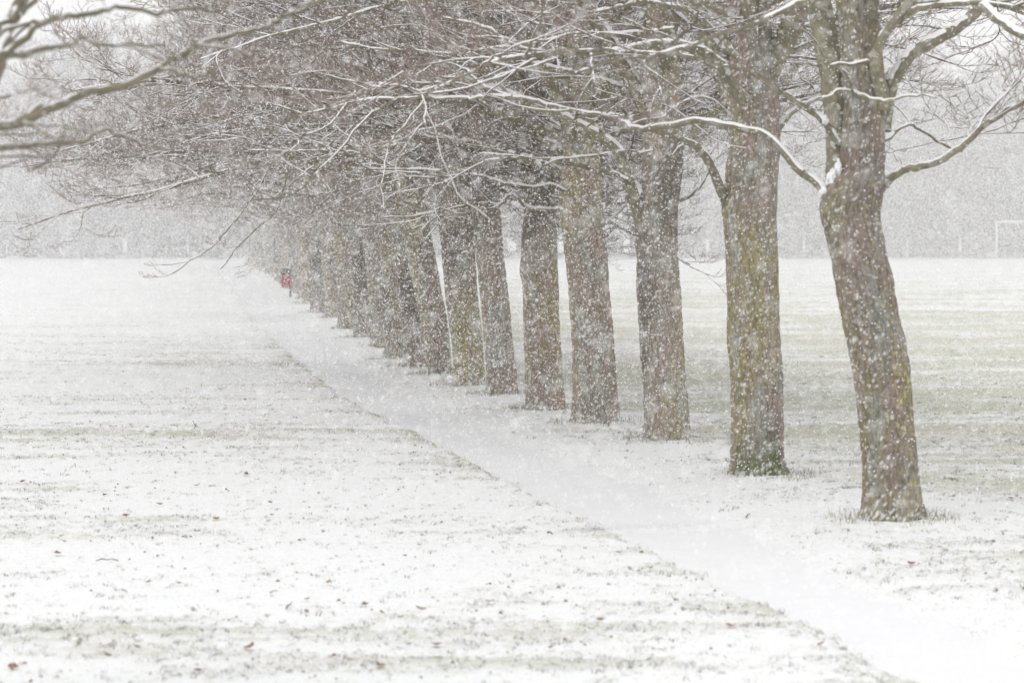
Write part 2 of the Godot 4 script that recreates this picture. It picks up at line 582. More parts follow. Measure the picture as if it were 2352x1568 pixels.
# a trunk from its centre line and radii, both relative to its base
func trunk_mesh(sp: Array, rad: Array, sides: int, step: float, style: int) -> ArrayMesh:
	var pos := PackedVector3Array()
	var uvs := PackedVector2Array()
	var cs := PackedColorArray()
	var rows := 0
	var cv := Curve3D.new()
	for k in sp.size():
		var h: Vector3 = (sp[mini(k + 1, sp.size() - 1)] - sp[maxi(k - 1, 0)]) / 6.0
		cv.add_point(sp[k], -h, h)
	cv.bake_interval = 0.02
	var total := cv.get_baked_length()
	var cum := PackedFloat32Array([0.0])
	for k in range(1, sp.size()):
		cum.append(cv.get_closest_offset(sp[k]))
	var s := 0.0
	while true:
		var p := cv.sample_baked(minf(s, total), true)
		var k := 0
		while k < cum.size() - 2 and cum[k + 1] < s:
			k += 1
		var f := clampf((s - cum[k]) / maxf(cum[k + 1] - cum[k], 0.001), 0.0, 1.0)
		var r: float = lerpf(rad[k], rad[k + 1], smoothstep(0.0, 1.0, f) * 0.5 + f * 0.5)
		for j in sides + 1:
			var a := TAU * (j % sides) / sides
			var dir := Vector3(cos(a), 0, -sin(a))
			var q := p + dir * r
			var foot := smoothstep(0.22, 0.0, s)
			var rr := r * (1.0 + 0.035 * na.get_noise_3d(q.x * 6.0 + style, q.y * 2.0, q.z * 6.0) + foot * 0.15 * sin(a * 5.0 + style * 1.7) + foot * 0.05 * sin(a * 3.0 + style))
			rr += 0.008 * nb.get_noise_3d(q.x * 9.0, q.y * 4.0 + style, q.z * 9.0) + 0.007 * nc.get_noise_3d(q.x * 5.0, q.y * 1.3 + style * 3, q.z * 5.0)
			q = p + dir * rr
			pos.append(q)
			uvs.append(Vector2(float(j) / sides, s / 4.2 + style * 0.13))
			cs.append(bark_color(q, dir, style, r))
		rows += 1
		if s >= total:
			break
		s += step * (1.0 if s < 5.0 else 3.0)
	var b := MB.new()
	b.grid(rows, sides + 1, pos, uvs, cs, false, true)
	return b.mesh(M.bark)

func bark_textures() -> Array:
	var w := 512
	var h := 1024
	var n1 := noise(1.0, 11, 4)
	var n2 := noise(1.0, 12, 3)
	var cols := PackedByteArray(); cols.resize(w * h)
	var hs := PackedByteArray(); hs.resize(w * h)
	for y in h:
		var vv := y / float(h) * 4.2
		for x in w:
			var a := TAU * x / w
			var cx := cos(a) * 0.18
			var cz := sin(a) * 0.18
			var fis := 1.0 - absf(n1.get_noise_3d(cx * 26.0, vv * 4.5, cz * 26.0)) * 2.4
			var fin := n2.get_noise_3d(cx * 75.0, vv * 30.0, cz * 75.0)
			var g := clampf(0.80 - 0.34 * smoothstep(0.55, 1.0, fis) + 0.30 * fin, 0.0, 1.0)
			cols[y * w + x] = int(255.0 * clampf(0.62 + 0.42 * g, 0.0, 1.0))
			hs[y * w + x] = int(255.0 * g)
	var im := Image.create_from_data(w, h, false, Image.FORMAT_L8, cols)
	im.convert(Image.FORMAT_RGB8)
	var hm := Image.create_from_data(w, h, false, Image.FORMAT_L8, hs)
	hm.convert(Image.FORMAT_RGBA8)
	hm.bump_map_to_normal_map(5.0)
	return [ImageTexture.create_from_image(im), ImageTexture.create_from_image(hm)]

# base: where it stands; sp/rad: trunk; traced: limbs whose course is given, each [points, r0, r1, density, from, snow]
func build_tree(called: String, label: String, base: Vector3, sp: Array, rad: Array, sd: int, style: int, traced: Array, n_limbs: int, n_leaders: int, dens: float, sides: int, step: float, keep := 0) -> Node3D:
	var rng := RandomNumberGenerator.new()
	rng.seed = sd
	var root := thing(called, base, label, "tree", "" if keep == 2 else "trees in the row along the path")
	part("trunk", trunk_mesh(sp, rad, sides, step, style), root)
	var sprays := [[], [], [], []]
	for t in traced:
		var L := Limb.new()
		L.wood.nz = nl
		var p := PackedVector3Array()
		for q in t[0]:
			p.append(q - base)
		p = smooth(p, 3, rng)
		var fork_r: float = t[1]
		var lvl := 1 if fork_r < 0.06 else 0
		var full := reach
		if fork_r < 0.0125:
			reach = minf(reach, 0.36)
		grow(L, sprays, p, taper(p.size(), t[1], t[2]), lvl, rng, t[3], t[4], t[5])
		reach = full
		finish_limb(L, root)
	var stems := [[sp, rad]]
	for k in n_leaders:
		var h := rng.randf_range(2.2, 3.2)
		var a := TAU * (k + rng.randf() * 0.5) / n_leaders + sd
		var at := spine_at(sp, rad, h)
		var d := Vector3(cos(a) * 0.55, 1.0, sin(a) * 0.55)
		var p := bent(rng, at[0] - Vector3(0, 0.1, 0), d, rng.randf_range(3.6, 4.8), 8, 0.12, -0.03)
		var rr := taper(9, at[1] * 0.55, 0.016)
		var L := Limb.new()
		L.wood.nz = nl
		L.wood.tube(p, rr, 10, Color(0.27, 0.245, 0.17), Color(0.235, 0.19, 0.16))
		L.snow.cap(p, rr, 0.014, 7, rng, Color(0.84, 0.84, 0.85), 0.9, 0.03)
		finish_limb(L, root)
		stems.append([Array(p), Array(rr)])
	var a0 := rng.randf() * TAU
	for k in n_limbs:
		var which := 0 if k < n_limbs * 0.55 or n_leaders == 0 else 1 + k % n_leaders
		var st: Array = stems[which]
		var top: float = st[0][st[0].size() - 1].y
		var lo := 2.15 if which == 0 else 3.2
		var h := lerpf(lo, minf(top, 7.6) * 0.97, pow(rng.randf(), 1.35 if which == 0 else 1.0))
		a0 += 2.4 + rng.randf_range(-0.5, 0.5)
		var at := spine_at(st[0], st[1], h)
		var low := smoothstep(6.5, 2.0, h)
		var d := Vector3(cos(a0), lerpf(0.95, 0.42, low) * rng.randf_range(0.6, 1.3), sin(a0))
		if (keep == 3 and at[0].y < 3.5) or (keep == 1 and (at[0].y < 2.4 and d.z > -0.1 or d.z > 0.1 and d.x > -0.3 and at[0].y < 3.6)) or (keep == 2 and (at[0].y < 2.6 or d.x > -0.3)):
			continue
		var ln := lerpf(1.9, 4.8, low) * rng.randf_range(0.75, 1.1)
		var p := bent(rng, at[0], d, ln, 14, 0.17, lerpf(0.0, 0.072, low))
		var L := Limb.new()
		L.wood.nz = nl
		grow(L, sprays, p, taper(15, minf(at[1] * 0.55, lerpf(0.02, 0.048, low)), 0.006), 1, rng, dens, 0.16, 1.0)
		finish_limb(L, root)
	for k in 4:
		if sprays[k].size():
			var xf: Array[Transform3D] = []
			xf.assign(sprays[k])
			scatter("twigs", "", spray_meshes[k], xf, root)
	return root

# snow lodged in a fork or a hollow of the bark
func snow_lump(root: Node3D, at: Vector3, size: Vector3, sd: int) -> void:
	var b := MB.new()
	var pos := PackedVector3Array(); var uvs := PackedVector2Array(); var cs := PackedColorArray()
	for i in 13:
		var t := PI * i / 12.0
		for j in 25:
			var a := TAU * (j % 24) / 24.0
			var q := Vector3(sin(t) * cos(a), -cos(t), -sin(t) * sin(a))
			q *= 0.9 + 0.55 * nl.get_noise_3d(q.x * 0.12 + sd, q.y * 0.12, q.z * 0.12) + 0.35 * nl.get_noise_3d(q.x * 0.45 + sd, q.y * 0.45, q.z * 0.45)
			pos.append(q * size)
			uvs.append(Vector2.ZERO)
			cs.append(Color.WHITE)
	b.grid(13, 25, pos, uvs, cs, false, true)
	part("snow", b.mesh(M.snow_plain), root.get_node("trunk")).position = at - root.position

func finish_limb(L: Limb, root: Node3D) -> void:
	var o := part("branch", L.wood.mesh(M.limb), root)
	part("snow", L.snow.mesh(M.snow_plain), o)

func spine_at(sp: Array, rad: Array, h: float) -> Array:
	for k in sp.size() - 1:
		if sp[k + 1].y >= h or k == sp.size() - 2:
			var f := clampf((h - sp[k].y) / maxf(sp[k + 1].y - sp[k].y, 0.001), 0.0, 1.0)
			return [sp[k].lerp(sp[k + 1], f), lerpf(rad[k], rad[k + 1], f)]
	return [sp[0], rad[0]]

func smooth(p: PackedVector3Array, per: int, rng: RandomNumberGenerator) -> PackedVector3Array:
	var out := PackedVector3Array()
	for i in p.size() - 1:
		var a := p[maxi(i - 1, 0)]
		var b := p[i]
		var c := p[i + 1]
		var d := p[mini(i + 2, p.size() - 1)]
		for k in per:
			var t := float(k) / per
			var q := b.cubic_interpolate(c, a, d, t)
			if i + k > 0:
				q += Vector3(rng.randf_range(-1, 1), rng.randf_range(-1, 1), rng.randf_range(-1, 1)) * 0.006
			out.append(q)
	out.append(p[p.size() - 1])
	return out

# traced outline of a trunk: rows of [y, left x, right x] from the base up, at one distance
func traced_trunk(rows: Array, d: float, base: Vector3, top: Array) -> Array:
	var sp := []
	var rad := []
	for r in rows:
		sp.append(at_depth((r[1] + r[2]) * 0.5, r[0], d) - base)
		rad.append((r[2] - r[1]) * 0.5 * d / FPX)
	sp[0].y = -0.06
	for t in top:                     # the part above the frame, [dx, height, radius]
		sp.append(Vector3(sp[sp.size() - 1].x + t[0], t[1], sp[sp.size() - 1].z + t[3]))
		rad.append(t[2])
	return [sp, rad]

func line(pts: Array, d0: float, d1: float) -> Array:
	var out := []
	for k in pts.size():
		out.append(at_depth(pts[k][0], pts[k][1], lerpf(d0, d1, k / maxf(pts.size() - 1.0, 1.0))))
	return out

func foot(x: float, y: float) -> Vector3:
	var p := on_ground(x, y)
	return Vector3(p.x, 0.0, p.z)

func build_trees() -> void:
	# feet of the traced trees
	var f1 := foot(2049, 1203); var f2 := foot(1741, 1098); var f3 := foot(1534, 1017); var f4 := foot(1372, 976)
	var f5 := foot(1251, 947); var f6 := foot(1154, 910); var f7 := foot(1077, 890); var f8 := foot(1010, 864)
	tree_spots = [f1, f2, f3, f4, f5, f6, f7, f8]
	var far := []
	for q in [[960, 847], [914, 826], [880, 800], [839, 777], [799, 758], [766, 733], [734, 719], [713, 698], [697, 686], [683, 674], [668, 664], [655, 655], [642, 646], [629, 638], [617, 631], [606, 625], [596, 620], [587, 615], [578, 611], [570, 607]]:
		var b := foot(q[0], q[1])
		far.append(b)
		tree_spots.append(b)

	# 1: the leaning forked tree
	var d := -f1.z
	var t1 := traced_trunk([[1203, 1969, 2129], [1168, 1976, 2124], [1130, 1982, 2117], [1065, 1982, 2109], [990, 1976, 2102], [915, 1968, 2096], [840, 1956, 2089], [790, 1946, 2081], [740, 1936, 2069], [690, 1926, 2059], [640, 1917, 2052], [590, 1908, 2039], [540, 1897, 2029], [490, 1886, 2022], [450, 1888, 2028], [415, 1905, 2034], [392, 1928, 2033], [300, 1936, 2033], [225, 1938, 2040], [160, 1934, 2032], [75, 1930, 2022], [0, 1920, 2018]], d, f1,
		[[-0.02, 3.7, 0.10, 0.0], [0.05, 4.8, 0.08, 0.05], [0.1, 6.2, 0.05, 0.1], [0.1, 7.4, 0.02, 0.1]])
	var A := [[1905, 470], [1882, 425], [1829, 382], [1774, 320], [1736, 302], [1664, 287], [1599, 277], [1524, 292], [1461, 297], [1429, 280], [1386, 267], [1324, 257], [1251, 240], [1213, 227], [1176, 222], [1138, 210], [1108, 197], [1096, 187], [1071, 162], [1038, 147], [993, 140]]
	var traced := [
		[line([[1945, 520], [1935, 460], [1928, 392], [1926, 300], [1921, 225], [1908, 150], [1894, 75], [1880, 0], [1850, -120], [1820, -300], [1800, -600]], d + 0.10, d + 0.3), 0.082, 0.07, 0.35, 0.75, 0.5],
		[line(A, d, d + 1.2), 0.027, 0.007, 0.55, 0.5, 1.0],
		[line([[1176, 222], [1126, 220], [1088, 227], [1063, 226], [976, 225], [926, 224], [851, 230], [801, 234], [751, 252], [690, 262], [640, 290]], d + 0.75, d + 1.6), 0.011, 0.005, 0.6, 0.2, 1.2],
		[line([[1928, 330], [1904, 292], [1876, 267], [1829, 235], [1774, 197], [1731, 167], [1686, 155], [1636, 150], [1599, 135], [1554, 125], [1449, 120], [1369, 114], [1299, 123], [1213, 115], [1171, 100], [1141, 77], [1088, 55], [1010, 40]], d + 0.06, d + 0.8), 0.022, 0.007, 0.6, 0.5, 1.0],
		[line([[1874, 0], [1829, 10], [1760, 42], [1699, 65], [1644, 82], [1574, 107], [1511, 125], [1449, 135], [1386, 145], [1330, 165]], 14.2, 12.6), 0.016, 0.006, 0.2, 0.6, 0.8],
		[line([[1990, 130], [2000, 60], [2008, 0], [2020, -100], [2040, -260]], d, d - 0.3), 0.05, 0.03, 0.4, 0.5, 0.6],
		# right side: rising stem with forks, the thick snowy limb and the low limb
		[line([[2030, 250], [2018, 190], [2010, 130], [2030, 85], [2060, 40], [2092, 0], [2130, -70], [2170, -180]], d - 0.1, d - 0.4), 0.036, 0.022, 0.5, 0.5, 1.0],
		[line([[2066, 50], [2090, 28], [2125, 16], [2180, 10], [2240, 5], [2300, 12], [2370, 20], [2450, 40]], d - 0.2, d - 0.9), 0.021, 0.012, 0.7, 0.3, 1.0],
		[line([[2030, 300], [2042, 225], [2056, 180], [2088, 128], [2130, 103], [2170, 80], [2210, 55], [2240, 30], [2266, 5], [2300, -50], [2340, -130]], d + 0.1, d + 0.3), 0.046, 0.027, 0.7, 0.45, 1.3],
		[line([[2245, 10], [2262, 18], [2300, 48], [2340, 75], [2370, 92], [2430, 130], [2500, 150]], d - 0.5, d - 1.4), 0.032, 0.018, 0.6, 0.5, 1.1],
		[line([[2018, 440], [2045, 412], [2068, 395], [2092, 386], [2130, 380], [2172, 364], [2208, 338], [2250, 300], [2290, 268], [2330, 245], [2380, 225], [2450, 215]], d, d - 0.5), 0.025, 0.014, 0.9, 0.35, 0.9],
		[line([[2000, 330], [2036, 322], [2062, 300], [2085, 288], [2105, 292], [2140, 315], [2180, 340], [2210, 348]], d + 0.4, d + 1.2), 0.013, 0.006, 1.1, 0.3, 0.9],
		[line([[2012, 150], [1990, 143], [1960, 147], [1925, 147], [1890, 150], [1855, 146], [1817, 146]], d - 0.1, d - 0.7), 0.013, 0.005, 0.3, 0.6, 1.0],
		[line([[1960, 212], [1955, 190], [1940, 165], [1922, 150]], d - 0.11, d - 0.38), 0.011, 0.008, 0.2, 0.9, 1.0],
		[line([[1960, 212], [1985, 220], [2010, 230], [2045, 231], [2075, 222], [2120, 219], [2150, 225]], d - 0.11, d - 0.6), 0.010, 0.004, 0.5, 0.5, 1.0],
		[line([[1962, 212], [1945, 207], [1925, 207], [1905, 222], [1890, 226]], d - 0.11, d - 0.4), 0.008, 0.004, 0.4, 0.5, 1.0],
		# drooping sprays over the path
		[line([[926, 224], [870, 250], [827, 286], [782, 343], [737, 386], [714, 413], [672, 446], [622, 456], [579, 460]], d + 1.2, d - 1.6), 0.009, 0.004, 0.35, 0.5, 0.3],
		[line([[801, 234], [757, 286], [697, 313], [682, 331], [654, 353], [614, 381], [572, 388]], d + 1.4, d - 1.0), 0.009, 0.004, 0.4, 0.5, 0.3],
		[line([[976, 225], [929, 286], [899, 323], [882, 371], [877, 423], [837, 458]], d + 1.1, d + 0.4), 0.008, 0.004, 0.35, 0.5, 0.3],
	]
	var made := build_tree("park_tree", "bare tree with a leaning trunk forked low, yellow lichen and a snowy fork", f1, t1[0], t1[1], 101, 1, traced, 14, 0, 0.8, 72, 0.016, 3)
	snow_lump(made, at_depth(1912, 414, d), Vector3(0.04, 0.07, 0.075), 1)
	snow_lump(made, at_depth(1926, 388, d - 0.01), Vector3(0.02, 0.055, 0.07), 2)
	snow_lump(made, at_depth(1893, 440, d - 0.02), Vector3(0.03, 0.028, 0.06), 3)
	snow_lump(made, at_depth(1896, 276, d - 0.02), Vector3(0.02, 0.03, 0.05), 4)

	# 2
	d = -f2.z
	var t2 := traced_trunk([[1098, 1668, 1814], [1080, 1672, 1808], [1050, 1677, 1803], [1015, 1679, 1802], [915, 1679, 1800], [840, 1676, 1798], [790, 1671, 1794], [670, 1670, 1789], [590, 1668, 1787], [525, 1663, 1786], [490, 1660, 1785], [415, 1666, 1786], [375, 1668, 1789], [290, 1678, 1793], [208, 1668, 1789], [160, 1672, 1784], [80, 1690, 1775], [0, 1705, 1768]], d, f2,
		[[0.05, 4.2, 0.09, 0.0], [0.05, 5.4, 0.07, 0.1], [0.0, 7.6, 0.02, 0.1]])
	traced = [
		[line([[1672, 480], [1655, 433], [1642, 400], [1630, 375], [1612, 350], [1593, 333], [1568, 320], [1534, 309], [1500, 296], [1440, 270], [1360, 262]], d, d - 0.8), 0.04, 0.014, 0.6, 0.4, 1.3],
		[line([[1690, 250], [1672, 190], [1650, 140], [1630, 95], [1600, 50], [1560, 0], [1500, -70]], d, d + 0.2), 0.05, 0.03, 0.6, 0.5, 1.2],
		[line([[1690, 130], [1650, 80], [1612, 45], [1570, 20], [1500, 5], [1450, 8], [1400, 20], [1340, 32]], d - 0.4, d - 1.0), 0.022, 0.009, 0.7, 0.4, 1.5],
		[line([[1670, 240], [1640, 175], [1620, 168], [1600, 190], [1560, 192], [1530, 200], [1500, 215], [1440, 228], [1390, 260], [1350, 290]], d - 0.6, d - 1.1), 0.011, 0.006, 0.3, 0.6, 1.0],
		[line([[1549, 66], [1460, 75], [1374, 80], [1301, 85], [1240, 97], [1171, 107], [1096, 117], [1038, 125], [951, 115], [851, 110], [780, 95]], d - 0.8, d - 0.2), 0.012, 0.005, 0.6, 0.2, 1.3],
		[line([[1670, 260], [1640, 232], [1600, 222], [1560, 240], [1540, 255], [1520, 270], [1480, 275], [1450, 286]], d - 0.5, d - 0.9), 0.010, 0.005, 0.3, 0.6, 1.0],
		[line([[1286, 132], [1201, 160], [1151, 172], [1113, 192], [1038, 192], [976, 207], [951, 207], [913, 197], [846, 192], [806, 185], [740, 170]], d - 0.9, d - 1.6), 0.009, 0.004, 0.5, 0.3, 1.0],
		[line([[1785, 300], [1812, 265], [1845, 240], [1880, 228], [1930, 215]], d + 0.3, d + 0.6), 0.03, 0.012, 0.9, 0.3, 1.2],
	]
	build_tree("park_tree", "bare tree with a straight mossy trunk, next in the row after the leaning forked tree", f2, t2[0], t2[1], 102, 2, traced, 30, 3, 0.95, 64, 0.018, 1)

	# 3
	d = -f3.z
	var t3 := traced_trunk([[1017, 1476, 1593], [1000, 1478, 1589], [978, 1479, 1586], [898, 1478, 1579], [796, 1470, 1571], [694, 1464, 1566], [592, 1462, 1558], [540, 1459, 1557], [490, 1458, 1557], [460, 1462, 1559], [440, 1466, 1563], [387, 1474, 1569], [343, 1476, 1570], [245, 1474, 1562], [150, 1480, 1560], [0, 1486, 1552]], d, f3,
		[[0.0, 4.6, 0.09, 0.0], [-0.05, 6.0, 0.06, 0.05], [0.0, 7.8, 0.02, 0.1]])
	traced = [
		[line([[1478, 510], [1458, 464], [1442, 415], [1430, 372], [1412, 338], [1373, 311], [1333, 289], [1280, 262], [1220, 240], [1140, 205], [1060, 180]], d - 0.05, d - 0.5), 0.064, 0.018, 0.7, 0.4, 1.6],
		[line([[1440, 415], [1410, 398], [1373, 396], [1351, 385], [1285, 372], [1230, 360], [1160, 366], [1109, 371], [1059, 383], [1009, 393], [947, 388], [884, 378], [834, 358], [797, 347], [759, 346], [667, 347], [572, 346]], d - 0.2, d - 0.4), 0.022, 0.006, 0.7, 0.3, 1.5],
		[line([[1009, 393], [960, 389], [882, 388], [777, 388], [732, 381], [667, 362], [629, 358]], d - 0.35, d - 0.7), 0.011, 0.005, 0.7, 0.3, 1.4],
		[line([[1500, 345], [1470, 352], [1443, 345], [1400, 352], [1330, 362], [1260, 364], [1180, 358], [1100, 352]], d - 0.5, d - 0.9), 0.007, 0.004, 0.4, 0.4, 1.4],
		[line([[1545, 375], [1548, 355], [1560, 340], [1580, 330], [1588, 345]], d - 0.4, d - 0.5), 0.008, 0.005, 0.2, 0.9, 1.4],
		[line([[667, 347], [660, 400], [650, 440], [630, 490], [586, 526], [547, 565], [525, 596], [505, 618]], d - 0.6, d - 0.9), 0.007, 0.0035, 0.55, 0.3, 0.12],
		[line([[629, 358], [600, 420], [555, 490], [519, 529], [497, 559], [458, 587], [436, 597]], d - 0.7, d - 0.9), 0.007, 0.0035, 0.55, 0.35, 0.12],
		[line([[1500, 300], [1520, 250], [1538, 215], [1556, 140], [1580, 100]], d - 0.4, d - 0.5), 0.014, 0.008, 0.4, 0.6, 1.4],
		[line([[1560, 460], [1590, 445], [1612, 425], [1624, 400], [1640, 370]], d + 0.3, d + 0.6), 0.02, 0.01, 0.8, 0.3, 0.8],
	]
	made = build_tree("park_tree", "bare tree with a thick snow-covered limb bending towards the path, third from the leaning tree", f3, t3[0], t3[1], 103, 3, traced, 32, 3, 0.95, 60, 0.02, 1)
	snow_lump(made, at_depth(1464, 440, d - 0.06), Vector3(0.045, 0.08, 0.06), 5)
	snow_lump(made, at_depth(1438, 398, d - 0.05), Vector3(0.06, 0.03, 0.05), 6)

	# 4
	d = -f4.z
	var t4 := traced_trunk([[976, 1309, 1437], [958, 1311, 1429], [940, 1312, 1424], [898, 1315, 1419], [796, 1314, 1412], [694, 1307, 1403], [592, 1298, 1396], [540, 1291, 1391], [490, 1286, 1386], [440, 1284, 1384], [380, 1290, 1380], [280, 1296, 1372], [150, 1300, 1366], [0, 1306, 1360]], d, f4,
		[[0.0, 5.0, 0.08, 0.0], [-0.05, 6.2, 0.06, 0.05], [0.0, 7.8, 0.02, 0.1]])
	traced = [
		[line([[1310, 484], [1283, 482], [1242, 481], [1205, 472], [1176, 446], [1150, 470], [1122, 466], [1079, 468], [1034, 481], [997, 488], [947, 496], [880, 500]], d - 0.1, d - 0.4), 0.021, 0.007, 0.7, 0.4, 1.5],
		[line([[1150, 470], [1124, 478], [1102, 478], [1084, 488], [1039, 491], [1009, 496], [982, 513], [962, 533], [930, 540]], d - 0.25, d - 0.5), 0.010, 0.004, 0.7, 0.3, 1.3],
		[line([[1300, 440], [1262, 425], [1225, 430], [1190, 425], [1160, 421], [1109, 406], [1059, 402], [997, 408], [934, 406], [909, 398], [850, 400]], d - 0.2, d - 0.5), 0.017, 0.006, 0.7, 0.3, 1.5],
		[line([[1320, 380], [1286, 345], [1240, 318], [1190, 290], [1140, 268], [1080, 255]], d + 0.1, d + 0.3), 0.055, 0.02, 0.7, 0.4, 1.6],
		[line([[1382, 520], [1400, 505], [1424, 485], [1440, 470]], d + 0.2, d + 0.6), 0.016, 0.009, 0.9, 0.3, 1.0],
	]
	build_tree("park_tree", "bare tree with grass heaped at its flared foot, fourth from the leaning tree", f4, t4[0], t4[1], 104, 4, traced, 32, 3, 0.95, 56, 0.022, 1)

	# 5 to 8: traced trunks, crowns of the same kind
	var rows := [
		[f5, [[947, 1202, 1301], [920, 1205, 1297], [898, 1206, 1296], [796, 1204, 1289], [694, 1201, 1284], [645, 1199, 1282], [626, 1193, 1282], [600, 1195, 1281], [545, 1198, 1279], [490, 1202, 1277], [380, 1206, 1272], [200, 1212, 1268]], "bare tree with a burr halfway up its trunk, fifth from the leaning tree"],
		[f6, [[910, 1113, 1195], [890, 1116, 1190], [869, 1117, 1188], [796, 1112, 1179], [694, 1104, 1170], [592, 1093, 1157], [526, 1088, 1153], [450, 1084, 1148], [300, 1078, 1138]], "bare tree with a slim trunk tilted to the path, sixth from the leaning tree"],
		[f7, [[890, 1038, 1117], [873, 1040, 1114], [796, 1038, 1110], [694, 1024, 1099], [592, 1015, 1091], [545, 1011, 1090], [480, 1004, 1084], [350, 998, 1072]], "bare tree with a mossy trunk tilted to the path, seventh from the leaning tree"],
		[f8, [[864, 984, 1040], [840, 982, 1038], [745, 966, 1029], [694, 956, 1019], [592, 936, 1000], [515, 922, 986], [430, 910, 972], [350, 904, 964]], "bare tree with the steepest tilt to the path, eighth from the leaning tree"],
	]
	for k in 4:
		var b: Vector3 = rows[k][0]
		d = -b.z
		var tk := traced_trunk(rows[k][1], d, b, [[-0.05, 5.0 - 0.2 * k, 0.09, 0.0], [0.05, 6.4, 0.06, 0.1], [0.0, 8.0, 0.02, 0.1]])
		var more := []
		if k == 1:
			more.append([line([[1088, 520], [1060, 500], [1020, 505], [985, 540], [975, 552]], d, d - 0.3), 0.012, 0.005, 0.8, 0.4, 1.0])
		build_tree("park_tree", rows[k][2], b, tk[0], tk[1], 105 + k, 5 + k, more, 32, 3, 1.0, 44, 0.03)

	# the rest of the row: three crowns, turned and sized
	var protos := []
	var order := ["ninth", "tenth", "eleventh", "twelfth", "thirteenth", "fourteenth", "fifteenth", "sixteenth", "seventeenth", "eighteenth", "nineteenth", "twentieth", "twenty-first", "twenty-second", "twenty-third", "twenty-fourth", "twenty-fifth", "twenty-sixth", "twenty-seventh", "twenty-eighth"]
	for k in far.size():
		var label := "bare snow-veiled tree, %s in the row from the leaning tree" % order[k]
		if k < 3:
			var lean: float = [-0.30, -0.12, -0.2][k]
			var sp := [Vector3(0, -0.06, 0), Vector3(0.0, 0.12, 0), Vector3(lean * 0.12, 0.4, 0), Vector3(lean * 0.5, 1.4, 0.02), Vector3(lean, 2.4, 0.04), Vector3(lean * 1.1, 3.6, 0.0), Vector3(lean * 1.1, 5.2, -0.05), Vector3(lean, 8.2, 0.0)]
			var rd := [0.23, 0.19, 0.172, 0.165, 0.16, 0.13, 0.09, 0.02]
			protos.append(build_tree("park_tree", label, far[k], sp, rd, 120 + k, 9 + k, [], 34, 3, 1.05, 36, 0.04))
		else:
			var r: Node3D = protos[k % 3].duplicate()
			r.name = numbered("park_tree")
			add_child(r)
			r.position = far[k]
			r.rotation.y = [0.0, 0.5, -0.6, 0.25, -0.35][k % 5]
			var s: float = [1.0, 0.95, 1.05, 1.08][k % 4]
			r.scale = Vector3(s, s, s)
			r.set_meta("label", label)
	# the tree to the left, whose boughs reach into the picture
	var fl := Vector3(-2.35, 0.0, -9.3)
	var sp := [Vector3(0, -0.06, 0), Vector3(0, 0.15, 0), Vector3(0.02, 0.8, 0), Vector3(0.05, 1.6, 0), Vector3(0.06, 2.2, 0.0), Vector3(0.02, 3.4, 0.1), Vector3(-0.1, 5.0, 0.2), Vector3(0, 7.4, 0.2)]
	var rd := [0.24, 0.20, 0.18, 0.17, 0.16, 0.12, 0.08, 0.02]
	var near := [
		[[[-500, 330], [-280, 310], [-120, 300], [0, 287], [50, 277], [88, 262], [140, 240], [175, 220], [212, 210], [270, 200], [312, 185], [362, 158], [410, 129], [443, 108], [485, 94], [531, 81], [572, 73], [606, 65], [635, 46], [681, 25], [733, 0], [800, -30]], 0.019, 0.005, 0.35, 0.5, 0.5],
		[[[362, 156], [400, 163], [431, 171], [468, 173], [504, 152], [545, 129], [587, 112], [640, 100]], 0.006, 0.003, 0.4, 0.6, 0.5],
		[[[-420, 370], [-200, 360], [0, 341], [62, 332], [125, 326], [185, 327], [212, 310], [245, 297], [275, 310], [325, 332], [350, 337], [400, 345]], 0.009, 0.004, 0.4, 0.4, 0.5],
		[[[-380, 420], [-200, 320], [-60, 220], [-15, 160], [5, 112], [15, 75], [32, 37], [50, 0], [80, -60]], 0.034, 0.018, 0.4, 0.5, 0.7],
		[[[-60, 215], [0, 140], [50, 127], [100, 110], [160, 105], [187, 88], [245, 105], [310, 102], [380, 105]], 0.012, 0.004, 0.5, 0.4, 0.7],
		[[[-40, 190], [0, 125], [30, 112], [62, 82], [88, 58], [125, 42], [175, 35], [237, 25], [275, 15], [325, 22], [362, 32], [392, 27], [440, 22], [500, 25]], 0.013, 0.005, 0.45, 0.4, 0.8],
		[[[-20, 110], [0, 78], [50, 55], [75, 50], [100, 48], [150, 36]], 0.008, 0.005, 0.4, 0.4, 0.7],
		[[[-20, 80], [0, 58], [38, 38], [70, 8], [90, -20]], 0.012, 0.008, 0.4, 0.4, 0.7],
		[[[50, 280], [100, 289], [130, 288], [170, 297], [195, 305], [240, 300]], 0.004, 0.002, 0.5, 0.3, 0.3],
		[[[-60, 318], [0, 310], [50, 307], [92, 305], [125, 314], [175, 318], [205, 325]], 0.004, 0.002, 0.5, 0.3, 0.3],
		[[[85, 331], [100, 335], [110, 350], [118, 362], [107, 388], [90, 386]], 0.003, 0.002, 0.1, 0.9, 0.2],
	]
	var lim := []
	for q in near:
		lim.append([line(q[0], 9.2, 9.6), q[1] * 1.1, q[2], q[3] * 1.7, q[4] * 0.5, q[5] * 0.5])
	reach = 0.32
	build_tree("park_tree", "bare tree across the path from the row, its thin boughs reaching over the lawn", fl, sp, rd, 150, 20, lim, 12, 2, 0.7, 32, 0.04, 2)

